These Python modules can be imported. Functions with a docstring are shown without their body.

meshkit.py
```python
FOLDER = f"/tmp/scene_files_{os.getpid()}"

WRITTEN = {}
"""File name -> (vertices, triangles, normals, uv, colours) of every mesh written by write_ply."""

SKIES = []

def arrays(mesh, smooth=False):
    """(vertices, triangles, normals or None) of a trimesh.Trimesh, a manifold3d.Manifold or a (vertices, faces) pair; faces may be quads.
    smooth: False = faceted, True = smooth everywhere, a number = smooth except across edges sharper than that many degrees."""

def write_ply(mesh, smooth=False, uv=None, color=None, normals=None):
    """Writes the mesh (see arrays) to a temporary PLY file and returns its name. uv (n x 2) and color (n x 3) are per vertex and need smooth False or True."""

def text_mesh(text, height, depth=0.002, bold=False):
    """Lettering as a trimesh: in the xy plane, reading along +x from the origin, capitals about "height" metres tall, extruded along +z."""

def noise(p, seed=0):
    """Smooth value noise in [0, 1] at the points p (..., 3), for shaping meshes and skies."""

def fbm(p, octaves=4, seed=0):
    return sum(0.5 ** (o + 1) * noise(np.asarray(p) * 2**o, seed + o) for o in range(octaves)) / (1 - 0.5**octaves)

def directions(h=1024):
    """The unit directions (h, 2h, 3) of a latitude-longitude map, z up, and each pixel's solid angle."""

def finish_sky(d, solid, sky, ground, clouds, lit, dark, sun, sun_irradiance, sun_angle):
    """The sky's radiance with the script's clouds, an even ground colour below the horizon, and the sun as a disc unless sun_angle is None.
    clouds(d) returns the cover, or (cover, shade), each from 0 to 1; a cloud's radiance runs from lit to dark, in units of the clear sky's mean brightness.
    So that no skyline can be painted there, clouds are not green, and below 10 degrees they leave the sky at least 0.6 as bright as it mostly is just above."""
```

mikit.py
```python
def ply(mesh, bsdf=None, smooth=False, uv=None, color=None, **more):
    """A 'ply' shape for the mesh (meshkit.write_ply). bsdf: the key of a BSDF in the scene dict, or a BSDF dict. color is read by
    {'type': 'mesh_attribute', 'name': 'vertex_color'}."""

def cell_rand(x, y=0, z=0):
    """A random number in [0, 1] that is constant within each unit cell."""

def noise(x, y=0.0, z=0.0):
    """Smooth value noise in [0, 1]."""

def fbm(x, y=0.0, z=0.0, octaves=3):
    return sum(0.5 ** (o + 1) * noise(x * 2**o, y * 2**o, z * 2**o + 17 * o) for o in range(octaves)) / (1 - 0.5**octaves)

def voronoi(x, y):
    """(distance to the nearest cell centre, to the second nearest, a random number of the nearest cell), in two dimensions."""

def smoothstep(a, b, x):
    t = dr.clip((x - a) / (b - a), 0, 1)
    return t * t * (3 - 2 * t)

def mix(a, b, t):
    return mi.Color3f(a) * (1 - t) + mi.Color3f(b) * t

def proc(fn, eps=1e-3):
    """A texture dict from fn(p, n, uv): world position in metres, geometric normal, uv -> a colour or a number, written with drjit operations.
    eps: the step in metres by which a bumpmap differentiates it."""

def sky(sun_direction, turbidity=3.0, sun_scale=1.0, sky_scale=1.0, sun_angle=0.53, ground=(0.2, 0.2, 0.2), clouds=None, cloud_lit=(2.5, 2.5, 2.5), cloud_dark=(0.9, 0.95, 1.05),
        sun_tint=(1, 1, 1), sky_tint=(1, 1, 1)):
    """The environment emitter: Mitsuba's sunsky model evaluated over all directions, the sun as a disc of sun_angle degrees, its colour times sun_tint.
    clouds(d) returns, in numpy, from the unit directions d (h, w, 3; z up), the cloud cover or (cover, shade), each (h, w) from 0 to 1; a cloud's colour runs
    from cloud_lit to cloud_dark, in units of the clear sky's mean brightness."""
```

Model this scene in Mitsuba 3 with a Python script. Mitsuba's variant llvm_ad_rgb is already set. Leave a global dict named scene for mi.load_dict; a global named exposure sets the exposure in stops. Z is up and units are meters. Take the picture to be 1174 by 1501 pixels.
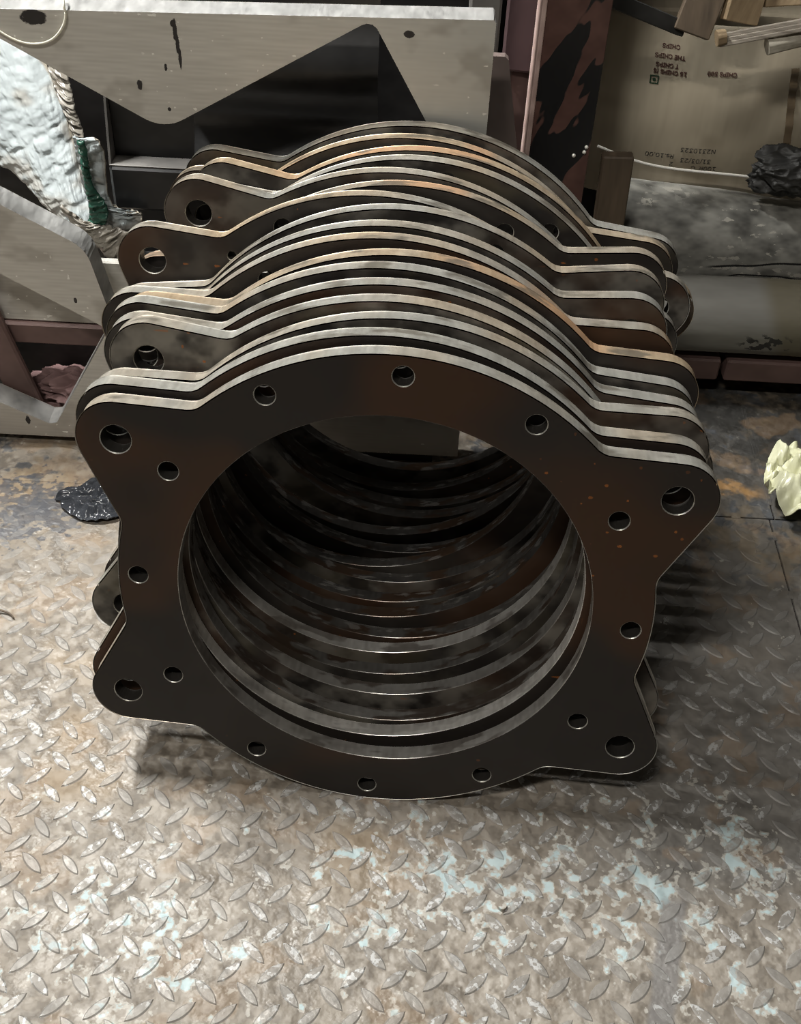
import math, numpy as np, trimesh, mitsuba as mi, drjit as dr, mikit, meshkit
from mikit import noise, fbm, voronoi, smoothstep, mix, proc, ply
from shapely.geometry import Point, Polygon, LineString, box as sbox
from shapely.ops import unary_union
from shapely import affinity
T = mi.ScalarTransform4f
rng = np.random.default_rng(7)
scene, labels = {}, {}

# ---------------------------------------------------------------- camera, light, exposure
exposure = 0.02
CAM = np.array([0.01479, -0.70216, 1.07513])
FWD, UP = np.array([0, 0.73016, -0.68327]), np.array([-0.05321, 0.68231, 0.72913])
scene['camera'] = {'type': 'perspective', 'fov_axis': 'x', 'fov': math.degrees(2 * math.atan(587 / 1727)), 'near_clip': 0.05, 'far_clip': 30.0,
                   'to_world': T().look_at(origin=CAM.tolist(), target=(CAM + FWD).tolist(), up=UP.tolist())}
# lamps: (name, centre, half length, along, radiance, label)
LAMPS = [('ceiling_lamp', (-0.55, -1.15, 2.60), 0.30, 'x', (150, 143, 131), 'fluorescent batten lamp hanging over the floor before the stack'),
         ('ceiling_lamp_001', (-1.05, 0.80, 2.45), 0.30, 'y', (530, 525, 502), 'fluorescent batten lamp hanging over the left rear of the stack')]

# ---------------------------------------------------------------- helpers
def add(key, mesh, bsdf, label=None, cat=None, group=None, kind=None, smooth=False, **more):
    k, n = key, 0
    while k in scene:
        n += 1; k = '%s_%03d' % (key, n)
    scene[k] = ply(mesh, bsdf, smooth=smooth, **more)
    lab(k, label, cat, group, kind)
    return k

def lab(k, label=None, cat=None, group=None, kind=None):
    d = {a: b for a, b in (('label', label), ('category', cat), ('group', group), ('kind', kind)) if b}
    if d: labels[k] = d

def cbox(x0, x1, y0, y1, z0, z1, c=0.002):
    """box with chamfered edges"""
    import manifold3d as m3
    c = min(c, 0.45 * min(x1 - x0, y1 - y0, z1 - z0))
    pts = []
    for sx in (0, 1):
        for sy in (0, 1):
            for sz in (0, 1):
                p = np.array([(x0, x1)[sx], (y0, y1)[sy], (z0, z1)[sz]])
                s = np.array([1 - 2 * sx, 1 - 2 * sy, 1 - 2 * sz]) * c
                pts += [p + s * [0, 1, 1], p + s * [1, 0, 1], p + s * [1, 1, 0]]
    return trimesh.convex.convex_hull(np.array(pts))

def tf(mesh, M):
    mesh = mesh.copy(); mesh.apply_transform(M); return mesh

def rotz(a, p=(0, 0, 0)): return trimesh.transformations.rotation_matrix(a, [0, 0, 1], p)
def rotm(a, ax, p=(0, 0, 0)): return trimesh.transformations.rotation_matrix(a, ax, p)

def tube(pts, r, n=8, closed=False):
    p = np.asarray(pts, float); t = np.gradient(p, axis=0); t /= np.linalg.norm(t, axis=1, keepdims=True)
    ref = np.array([0, 0, 1.]) if abs(t[:, 2]).mean() < .8 else np.array([1., 0, 0])
    a = np.cross(t, ref); a /= np.linalg.norm(a, axis=1, keepdims=True); b = np.cross(t, a)
    rr = np.broadcast_to(r, (len(p),))
    ang = np.arange(n) * 2 * np.pi / n
    v = p[:, None] + rr[:, None, None] * (np.cos(ang)[None, :, None] * a[:, None] + np.sin(ang)[None, :, None] * b[:, None])
    v = v.reshape(-1, 3); f = []
    for i in range(len(p) - 1):
        for j in range(n):
            q = [i * n + j, i * n + (j + 1) % n, (i + 1) * n + (j + 1) % n, (i + 1) * n + j]
            f += [[q[0], q[1], q[2]], [q[0], q[2], q[3]]]
    for s, o in ((0, 1), ((len(p) - 1) * n, -1)):
        for j in range(1, n - 1): f.append([s, s + j + (o > 0), s + j + (o < 0)])
    m = trimesh.Trimesh(v, np.array(f), process=False); m.fix_normals(); return m

def grid(fn, nu, nv):
    """surface fn(u, v) -> (n, 3) over the unit square"""
    u, v = np.meshgrid(np.linspace(0, 1, nu), np.linspace(0, 1, nv), indexing='ij')
    P = fn(u.ravel(), v.ravel()); f = []
    i, j = np.meshgrid(np.arange(nu - 1), np.arange(nv - 1), indexing='ij')
    q = np.stack([i * nv + j, (i + 1) * nv + j, (i + 1) * nv + j + 1, i * nv + j + 1], -1).reshape(-1, 4)
    return trimesh.Trimesh(P, np.vstack([q[:, [0, 1, 2]], q[:, [0, 2, 3]]]), process=False)

def thick(m, t):
    """a sheet of thickness t: the surface, its offset and the rim between them"""
    n = m.vertex_normals; k = len(m.vertices)
    e = m.edges_sorted; uniq, idx, cnt = np.unique(e, axis=0, return_index=True, return_counts=True)
    be = m.edges[idx[cnt == 1]]
    rim = np.vstack([np.c_[be[:, 1], be[:, 0], be[:, 0] + k], np.c_[be[:, 1], be[:, 0] + k, be[:, 1] + k]])
    return trimesh.Trimesh(np.vstack([m.vertices, m.vertices - n * t]), np.vstack([m.faces, m.faces[:, ::-1] + k, rim]), process=False)

def resample(poly, step):
    n = max(12, int(poly.length / step)); s = np.arange(n) / n * poly.length
    return np.array([poly.interpolate(a).coords[0] for a in s])

def wall(ring, z0, z1, c, outward=1, u0=0.0, tone=0.0, cf=0):
    """the wall of a plate along a closed ring, with small chamfers; uv = (running length, tone)"""
    ring = np.vstack([ring, ring[:1]])
    d = np.roll(ring[:-1], -1, 0) - np.roll(ring[:-1], 1, 0); nrm = np.c_[d[:, 1], -d[:, 0]]; nrm /= np.linalg.norm(nrm, axis=1, keepdims=True)
    nrm = np.vstack([nrm, nrm[:1]]) * outward
    L = np.r_[0, np.cumsum(np.linalg.norm(np.diff(ring, axis=0), axis=1))]
    rows = [(ring - nrm * c, z0), (ring, z0 + np.sign(z1 - z0) * c), (ring, z1 - np.sign(z1 - z0) * c), (ring - nrm * c, z1)]
    V, UV, F = [], [], []; k = len(ring)
    for a, b in zip(rows[:-1], rows[1:]):
        o = sum(map(len, V))
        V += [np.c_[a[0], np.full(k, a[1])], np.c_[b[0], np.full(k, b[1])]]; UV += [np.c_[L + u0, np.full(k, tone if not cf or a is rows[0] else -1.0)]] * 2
        for i in range(k - 1):
            q = [o + i, o + i + 1, o + k + i + 1, o + k + i]
            F += [[q[0], q[1], q[2]], [q[0], q[2], q[3]]]
    F = np.array(F)
    m = trimesh.Trimesh(np.vstack(V), F, process=False)
    # orient so normals point along +-nrm
    fc = m.triangles_center[:, :2]; fn = m.face_normals[:, :2]
    if (fn[:4] * nrm[:1]).sum() < 0: m.faces = F[:, ::-1]
    return m, np.vstack(UV)

def flat(poly, z, up=True):
    v, f = trimesh.creation.triangulate_polygon(poly, engine='earcut')
    v = np.c_[v, np.full(len(v), z)]
    m = trimesh.Trimesh(v, f, process=False)
    if (m.face_normals[0, 2] > 0) != up: m.faces = m.faces[:, ::-1]
    return m

def cat_uv(parts):
    ms, uvs = [p[0] for p in parts], [p[1] for p in parts]
    return trimesh.util.concatenate(ms), np.vstack(uvs)

# ---------------------------------------------------------------- materials
def mat(name, color, rough=0.6, metal=0.0, spec=0.5, **more):
    b = {'type': 'principled', 'roughness': rough if not callable(rough) else proc(rough), 'metallic': metal if not callable(metal) else proc(metal), 'specular': spec,
         'base_color': proc(color) if callable(color) else {'type': 'rgb', 'value': list(color)}}
    b.update(more)
    scene[name] = {'type': 'twosided', 'b': b}
    return name

def sm(a, b, x): return smoothstep(a, b, x)

# floor: worn painted chequered steel, tan dirt, pale blue paint left in the treads, black grime towards the back, shadow painted in at right
def floor_masks(p):
    big = fbm(p.x * 5 + 3, p.y * 5 + 1, 0.3, octaves=3)
    fine = fbm(p.x * 60, p.y * 60, 2.0, octaves=4)
    right = sm(0.16, 0.34, p.x + 0.10 * (big - .5)) * (0.15 + 0.85 * sm(-0.115, -0.055, p.y + 0.05 * (big - .5)))                     # greyer, less dusty plate to the right, with the stack's shadow painted in
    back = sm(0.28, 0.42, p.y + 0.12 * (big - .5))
    pv = (0.55 * fbm(p.x * 62 + 7, p.y * 62, 0.7, octaves=4) + 0.45 * fbm(p.x * 150 + 7, p.y * 150, 1.7, octaves=3) + 0.10 * (fbm(p.x * 7, p.y * 7, 4.0) - 0.5)
               + 0.13 * dr.exp(-(dr.square((p.x - 0.115) / 0.14) + dr.square((p.y + 0.085) / 0.05))) + 0.11 * dr.exp(-(dr.square((p.x - 0.36) / 0.10) + dr.square((p.y + 0.06) / 0.08)))
               + 0.09 * dr.exp(-(dr.square((p.x + 0.2) / 0.2) + dr.square((p.y + 0.17) / 0.06))) - 0.10 * sm(-0.03, 0.08, p.y))
    paint, halo = sm(0.635, 0.69, pv), sm(0.57, 0.67, pv)
    return big, fine, right, back, paint, halo

def floor_col(p, n, uv):
    big, fine, right, back, paint, halo = floor_masks(p)
    tan = mix((0.165, 0.140, 0.112), (0.325, 0.288, 0.243), fine)
    mott = fbm(p.x * 110 + 3, p.y * 110, 4.0, octaves=3); blot = fbm(p.x * 30, p.y * 30, 6.0, octaves=3)
    tan = mix(tan, (0.10, 0.084, 0.067), 0.42 * sm(0.50, 0.70, mott) + 0.25 * sm(0.5, 0.7, blot))
    tan = mix(tan, (0.42, 0.385, 0.34), 0.5 * sm(0.54, 0.30, mott) * sm(0.40, 0.62, fbm(p.x * 20 + 8, p.y * 20, 2.0)))
    tan = mix(tan, (0.36, 0.255, 0.145), 0.55 * sm(0.55, 0.8, fbm(p.x * 9 + 5, p.y * 9, 1.0)) * sm(-0.25, 0.1, p.y))
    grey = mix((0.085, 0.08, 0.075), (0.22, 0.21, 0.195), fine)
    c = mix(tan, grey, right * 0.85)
    blue = mix((0.36, 0.49, 0.52), (0.52, 0.62, 0.63), fine)
    c = mix(c, (0.46, 0.44, 0.395), 0.7 * sm(0.0, 0.5, halo))
    c = mix(c, blue, paint * 0.85)
    # dirt streak, right front
    c = mix(c, (0.17, 0.165, 0.165), 0.75 * sm(0.017, 0.009, dr.abs(p.x - 0.304 - 0.227 * (p.y + 0.113) - 0.02 * (big - .5)) + 0.006 * (fine - .5)) * sm(-0.09, -0.105, p.y))
    # rear grime
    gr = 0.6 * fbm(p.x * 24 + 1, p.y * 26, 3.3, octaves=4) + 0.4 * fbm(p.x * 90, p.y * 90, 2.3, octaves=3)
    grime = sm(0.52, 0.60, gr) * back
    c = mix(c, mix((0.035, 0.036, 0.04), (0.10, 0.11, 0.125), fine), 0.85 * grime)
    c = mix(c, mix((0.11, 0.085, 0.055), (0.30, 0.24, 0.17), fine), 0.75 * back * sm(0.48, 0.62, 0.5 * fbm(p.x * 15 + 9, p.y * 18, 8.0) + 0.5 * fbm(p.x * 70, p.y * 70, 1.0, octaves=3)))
    c = mix(c, (0.020, 0.020, 0.019), 0.88 * right * sm(0.34, 0.60, p.y + 0.15 * (gr - .5)) * sm(0.72, 0.46, gr))  # rear right: grime, deepened to paint the shade that falls there
    rust = sm(0.62, 0.72, fbm(p.x * 22 + 4, p.y * 22, 6.0, octaves=4))
    c = mix(c, (0.30, 0.19, 0.10), rust * 0.25)
    c = mix(c, (0.30, 0.17, 0.065), 0.8 * sm(0.020, 0.002, dr.abs(p.y - 0.535 - 0.03 * (noise(p.x * 40, 1.0) - .5)) + 0.02 * (fbm(p.x * 120, p.y * 120, 2.0) - .4)) * sm(0.05, 0.015, dr.abs(p.x - 0.475)))
    # oily patch behind the left ear
    d = dr.sqrt(dr.square((p.x + 0.36) / 0.075) + dr.square((p.y - 0.43) / 0.045)) + 0.7 * (fbm(p.x * 40, p.y * 40, 1.0) - .5)
    c = mix(c, (0.10, 0.105, 0.115), 0.25 * sm(1.0, 0.7, d))
    d2 = dr.sqrt(dr.square((p.x + 0.47) / 0.075) + dr.square((p.y - 0.41) / 0.07)) + 1.0 * (fbm(p.x * 45, p.y * 45, 5.0) - .5) + 2.2 * (fbm(p.x * 95, p.y * 130, 5.0) - .5)
    c = mix(c, (0.07, 0.075, 0.09), 0.75 * sm(0.75, 0.5, d2))
    return c

def floor_rough(p, n, uv):
    f = fbm(p.x * 45, p.y * 45, 9.0, octaves=3)
    return 0.34 + 0.40 * f

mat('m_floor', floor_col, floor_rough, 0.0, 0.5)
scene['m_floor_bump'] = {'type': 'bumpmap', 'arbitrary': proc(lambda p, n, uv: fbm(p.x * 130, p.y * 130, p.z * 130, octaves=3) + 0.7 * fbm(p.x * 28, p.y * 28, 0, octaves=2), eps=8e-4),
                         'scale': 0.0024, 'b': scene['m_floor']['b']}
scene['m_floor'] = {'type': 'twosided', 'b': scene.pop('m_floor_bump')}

def tread_col(p, n, uv):
    worn = sm(0.56, 0.64, fbm(p.x * 260, p.y * 260, 5.0, octaves=3)) * sm(0.40, 0.60, fbm(p.x * 16, p.y * 16, 8.0, octaves=2))
    front = sm(0.30, 0.0, p.y)
    c = mix(floor_col(p, n, uv), (0.27, 0.262, 0.25), 0.55 * sm(0.5, 0.25, p.y))
    return mix(c, (0.60, 0.61, 0.61), 0.6 * worn * front)
mat('m_tread', tread_col, lambda p, n, uv: 0.36 + 0.35 * fbm(p.x * 80, p.y * 80, 3.0), 0.15, 0.45)
scene['m_tread']['b'] = {'type': 'bumpmap', 'arbitrary': proc(lambda p, n, uv: fbm(p.x * 260, p.y * 260, 0, octaves=2), eps=5e-4), 'scale': 0.0005, 'b': scene['m_tread']['b']}

# plates: dark mill scale with rust bloom; uv.x = plate number, uv.y = how weathered
def face_col(p, n, uv):
    s = uv.x * 3.7
    a = fbm(p.x * 9 + s, p.y * 9, p.z * 9 + s, octaves=3)
    b = fbm(p.x * 38 + s, p.y * 38, p.z * 38, octaves=4)
    c = mix((0.015, 0.0135, 0.013), (0.034, 0.027, 0.022), a)
    c = mix(c, (0.058, 0.027, 0.013), 0.75 * sm(0.46, 0.66, fbm(p.x * 6 + s, p.y * 5, p.z * 6 - s, octaves=3)) )
    c = mix(c, mix((0.022, 0.020, 0.018), (0.20, 0.185, 0.16), sm(0.30, 0.72, b)), uv.y * sm(0.34, 0.56, 0.6 * a + 0.4 * fbm(p.x * 22 - s, p.y * 22, p.z * 22)))
    c = mix(c, (0.10, 0.085, 0.055), 0.5 * uv.y * sm(0.52, 0.66, fbm(p.x * 17 + s, p.y * 17, p.z * 17 + s, octaves=3)))
    c = mix(c, (0.30, 0.10, 0.025), sm(0.90, 0.93, noise(p.x * 150 + s, p.y * 150, p.z * 150)) * sm(0.52, 0.62, a) * 0.8)
    return c
mat('m_face', face_col, lambda p, n, uv: 0.42 + 0.25 * fbm(p.x * 30, p.y * 30, p.z * 30), 0.15, 0.32)

def edge_col(p, n, uv):
    l = uv.x; t = uv.y
    st = noise(l * 420, p.y * 60, 1.0) * 0.25 + fbm(l * 60, 3.0, p.y * 60, octaves=3) * 0.75
    lg = fbm(l * 14, t * 31, 2.0, octaves=3)
    grey = mix((0.24, 0.235, 0.21), (0.47, 0.46, 0.42), st)
    warm = mix((0.31, 0.225, 0.145), (0.58, 0.465, 0.32), st)
    c = mix(grey, warm, dr.clip(t + 1.5 * (lg - 0.5), 0, 1))
    c = mix(c, (0.62, 0.36, 0.20), 0.65 * sm(0.6, 0.74, fbm(l * 9 + 3, t * 17, 7.0)) * sm(0.3, 0.6, t))
    c = mix(c, (0.15, 0.135, 0.11), 0.8 * sm(0.55, 0.70, fbm(l * 26, t * 13 + l, p.y * 45, octaves=4)))
    return mix(c, (0.06, 0.055, 0.05), sm(-0.3, -0.7, t))  # bolt hole walls: the shade inside the holes painted dark
mat('m_cut', edge_col, lambda p, n, uv: 0.30 + 0.2 * noise(uv.x * 200, uv.y * 9, 0.0), 0.55, 0.5)

def bore_col(p, n, uv):
    l = uv.x
    st = noise(l * 300, p.y * 90, 2.0) * 0.4 + fbm(l * 40, p.y * 60, 2.0) * 0.6; lv = uv.y
    c = mix((0.022, 0.02, 0.018), (0.062, 0.057, 0.052), st)
    c = mix(c, mix((0.34, 0.32, 0.29), (0.72, 0.70, 0.66), st), lv)
    c = mix(c, (0.04, 0.024, 0.015), sm(0.52, 0.66, fbm(l * 30, p.y * 70, 3.0, octaves=3)) * (1 - 0.8 * lv))
    return mix(c, (0.24, 0.23, 0.215), 0.4 * sm(0.6, 0.75, fbm(l * 60, p.y * 160, 5.0)))
mat('m_bore', bore_col, 0.26, 0.5, 0.5)

# slab
MARKS = [(-0.2525, 0.5925, 0.0030, 0.0040), (-0.2510, 0.585, 0.0024, 0.012), (-0.2495, 0.572, 0.0022, 0.012), (-0.2480, 0.556, 0.0018, 0.012), (-0.2645, 0.545, 0.0018, 0.0042),
         (-0.2950, 0.524, 0.0030, 0.0055), (-0.2650, 0.498, 0.0021, 0.0025), (-0.4000, 0.5915, 0.014, 0.0085), (-0.003, 0.594, 0.006, 0.004), (-0.352, 0.231, 0.0015, 0.02), (-0.408, 0.24, 0.0022, 0.004), (-0.503, 0.041, 0.0035, 0.008)]
def slab_col(p, n, uv):
    g = noise(p.x * 35, 1.0, p.z * 420) * 0.5 + fbm(p.x * 12, p.y * 3, p.z * 30, octaves=4) * 0.5
    c = mix((0.42, 0.405, 0.368), (0.56, 0.545, 0.505), g)
    c = mix(c, (0.465, 0.467, 0.437), 0.8 * sm(-0.15, 0.1, p.x))
    c = mix(c, (0.26, 0.24, 0.205), 0.5 * sm(0.58, 0.74, fbm(p.x * 16, 2.0, p.z * 20, octaves=4)))
    c = mix(c, (0.28, 0.245, 0.21), 0.5 * sm(0.13, 0.0, p.z))
    d = mi.Float(9)
    w = 0.5 * (fbm(p.x * 220, 0.0, p.z * 220) - 0.5)
    for x, z, a, b in MARKS: d = dr.minimum(d, dr.sqrt(dr.square((p.x - x) / a) + dr.square((p.z - z) / b)))
    c = mix(c, (0.022, 0.02, 0.02), sm(1.05, 0.85, d + w))
    c = mix(c, (0.75, 0.74, 0.70), sm(0.93, 0.95, noise(p.x * 170, 4.0, p.z * 170)) * sm(0.45, 0.6, noise(p.x * 9, 1.0, p.z * 9)))
    return c
mat('m_slab', slab_col, 0.48, 0.12, 0.5)
mat('m_slab_edge', lambda p, n, uv: mix((0.20, 0.20, 0.195), (0.46, 0.46, 0.45), fbm(p.x * 90, p.y * 40, p.z * 90, octaves=3)), 0.5, 0.3)
scene['m_slab_edge']['b'] = {'type': 'bumpmap', 'arbitrary': proc(lambda p, n, uv: fbm(p.x * 180, p.y * 60, p.z * 180, octaves=2), eps=6e-4), 'scale': 0.0018, 'b': scene['m_slab_edge']['b']}
mat('m_slab_inner', lambda p, n, uv: mix((0.13, 0.13, 0.13), (0.36, 0.355, 0.34), fbm(p.x * 60, p.y * 60, p.z * 60, octaves=4)), 0.45, 0.3)  # opening edges: darker copy of the slab edge, their shade painted in
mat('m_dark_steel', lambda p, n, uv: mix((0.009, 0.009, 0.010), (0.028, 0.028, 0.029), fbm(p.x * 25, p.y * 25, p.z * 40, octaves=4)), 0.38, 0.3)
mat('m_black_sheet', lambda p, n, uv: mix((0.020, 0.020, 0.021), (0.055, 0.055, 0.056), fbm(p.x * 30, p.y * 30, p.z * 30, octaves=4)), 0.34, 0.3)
mat('m_grey_steel', lambda p, n, uv: mix((0.13, 0.125, 0.12), (0.30, 0.285, 0.27), fbm(p.x * 22, p.y * 22, p.z * 22, octaves=4)), 0.45, 0.3)
mat('m_brown_steel', lambda p, n, uv: mix((0.10, 0.075, 0.068), (0.24, 0.19, 0.175), fbm(p.x * 16, p.y * 16, p.z * 12, octaves=4)), 0.5, 0.15)
mat('m_primer', lambda p, n, uv: mix((0.075, 0.045, 0.04), (0.17, 0.105, 0.095), fbm(p.x * 26, p.y * 26, p.z * 26, octaves=4)), 0.6, 0.0)
mat('m_mauve', lambda p, n, uv: mix((0.06, 0.037, 0.04), (0.11, 0.066, 0.07), fbm(p.x * 12, p.y * 12, p.z * 12, octaves=3)), 0.6, 0.0)
mat('m_pink_edge', lambda p, n, uv: mix((0.42, 0.29, 0.26), (0.66, 0.50, 0.45), noise(p.x * 90, p.y * 90, p.z * 60)), 0.5)  # lit flange edge of the post, its light put into the colour
def post_col(p, n, uv):
    a = fbm((p.x - p.z * 0.45) * 26 + 2, 1.0, (p.z + 0.4 * p.x) * 7, octaves=4)
    c = mix((0.075, 0.036, 0.030), (0.15, 0.078, 0.064), fbm(p.x * 60, p.y * 60, p.z * 60))
    blk = sm(0.455, 0.475, a + 0.12 * dr.exp(-dr.square((p.z - 0.47) / 0.045)) - 0.08 - 0.05 * sm(0.52, 0.55, p.z))
    return mix(c, (0.012, 0.012, 0.013), blk)
mat('m_post', post_col, 0.35, 0.0)
def log_col(p, n, uv):
    g = 0.55 * fbm(p.x * 14, p.y * 34, p.z * 40, octaves=4) + 0.45 * fbm(p.x * 45, p.y * 60, p.z * 60, octaves=3)
    c = mix((0.07, 0.068, 0.062), (0.33, 0.325, 0.295), sm(0.28, 0.72, g))
    c = mix(c, (0.46, 0.44, 0.39), 0.8 * sm(0.62, 0.66, fbm(p.x * 80, p.y * 130, p.z * 130, octaves=4)) * sm(0.46, 0.60, fbm(p.x * 10, p.y * 14, p.z * 14)))
    c = mix(c, (0.012, 0.012, 0.012), sm(0.0022, 0.0008, dr.abs(p.z - 0.178 - 0.02 * (noise(p.x * 16, 3.0) - .5) + 0.03 * (p.x - .5))) * sm(0.44, 0.46, p.x))
    c = mix(c, (0.012, 0.012, 0.012), sm(0.0018, 0.0006, dr.abs(p.z - 0.150 - 0.02 * (noise(p.x * 18, 9.0) - .5) + 0.03 * (p.x - .5))) * sm(0.36, 0.40, noise(p.x * 9, 1.0)))
    return c
mat('m_log', log_col, 0.6)
def log2_col(p, n, uv):
    c = mix((0.12, 0.115, 0.105), (0.21, 0.205, 0.185), fbm(p.x * 14, p.y * 50, p.z * 50, octaves=4))
    c = mix(c, (0.11, 0.095, 0.06), 0.8 * sm(0.53, 0.56, p.x + 0.35 * (p.z - 0.1)))
    d = dr.sqrt(dr.square((p.x - 0.525) / 0.022) + dr.square((p.z - 0.118) / 0.010))
    c = mix(c, (0.02, 0.02, 0.02), sm(0.62, 0.68, fbm(p.x * 120, 0.0, p.z * 120) + 0.25 * sm(1.6, 0.6, d)) * sm(2.2, 1.2, d))
    return c
mat('m_log2', log2_col, 0.55)
def carton_col(p, n, uv):
    c = mix((0.40, 0.345, 0.255), (0.50, 0.44, 0.335), fbm(p.x * 120, p.y * 50, p.z * 10, octaves=3))
    c = mix(c, (0.24, 0.19, 0.125), 0.5 * sm(0.55, 0.75, fbm(p.x * 11, p.y * 11, p.z * 11, octaves=3)))
    return c
mat('m_carton', carton_col, 0.65)
mat('m_ink_red', (0.075, 0.028, 0.022), 0.7)
mat('m_ink_black', (0.03, 0.026, 0.022), 0.7)
mat('m_ink_green', (0.02, 0.05, 0.025), 0.7)
mat('m_tape', lambda p, n, uv: mix((0.16, 0.115, 0.07), (0.25, 0.19, 0.125), fbm(p.x * 50, p.y * 50, p.z * 20)), 0.22)
def wood_col(p, n, uv):
    g = fbm((p.x - 0.4 * p.z) * 160, p.y * 120, (p.z + 0.3 * p.x) * 9, octaves=4)
    return mix((0.20, 0.135, 0.075), (0.46, 0.35, 0.22), g)
mat('m_wood', wood_col, 0.65)
mat('m_wood_dark', lambda p, n, uv: mix((0.06, 0.045, 0.032), (0.17, 0.125, 0.085), fbm(p.x * 130, p.y * 60, p.z * 14, octaves=4)), 0.6)
mat('m_ply', lambda p, n, uv: mix((0.14, 0.115, 0.09), (0.50, 0.45, 0.38), fbm(p.x * 30, p.y * 30, p.z * 260, octaves=3)), 0.6)
mat('m_bark', lambda p, n, uv: mix((0.22, 0.19, 0.14), (0.72, 0.68, 0.58), fbm(p.x * 70, p.y * 70, p.z * 70, octaves=4)), 0.7)
def sack_col(p, n, uv):
    wv = 0.5 + 0.25 * dr.sin(uv.x * 900) + 0.25 * dr.sin(uv.y * 1300)
    c = mix((0.31, 0.345, 0.355), (0.43, 0.475, 0.485), 0.5 * wv + 0.5 * fbm(p.x * 30, p.y * 30, p.z * 30, octaves=3))
    c = mix(c, (0.27, 0.24, 0.20), 0.6 * sm(0.57, 0.72, fbm(p.x * 22, p.y * 20, p.z * 22, octaves=4) + 0.12 * sm(0.60, 0.85, uv.y) + 0.12 * sm(0.8, 1.0, uv.x)))
    c = mix(c, (0.30, 0.27, 0.22), sm(0.965, 0.985, uv.x + 0.03 * (noise(uv.y * 14, 2.0) - .5)))
    return c
mat('m_sack', sack_col, 0.65, 0.0, 0.25)
scene['m_sack']['b'] = {'type': 'bumpmap', 'arbitrary': proc(lambda p, n, uv: fbm((uv.x + 0.2 * uv.y) * 26, uv.y * 9, 3.0, octaves=4) + 0.5 * dr.abs(noise(uv.x * 22, uv.y * 26, 1.0) - 0.5), eps=8e-4), 'scale': 0.003, 'b': scene['m_sack']['b']}
mat('m_sack_green', lambda p, n, uv: mix((0.006, 0.03, 0.022), (0.035, 0.115, 0.08), fbm(p.x * 70, p.y * 70, p.z * 70)), 0.3)
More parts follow.
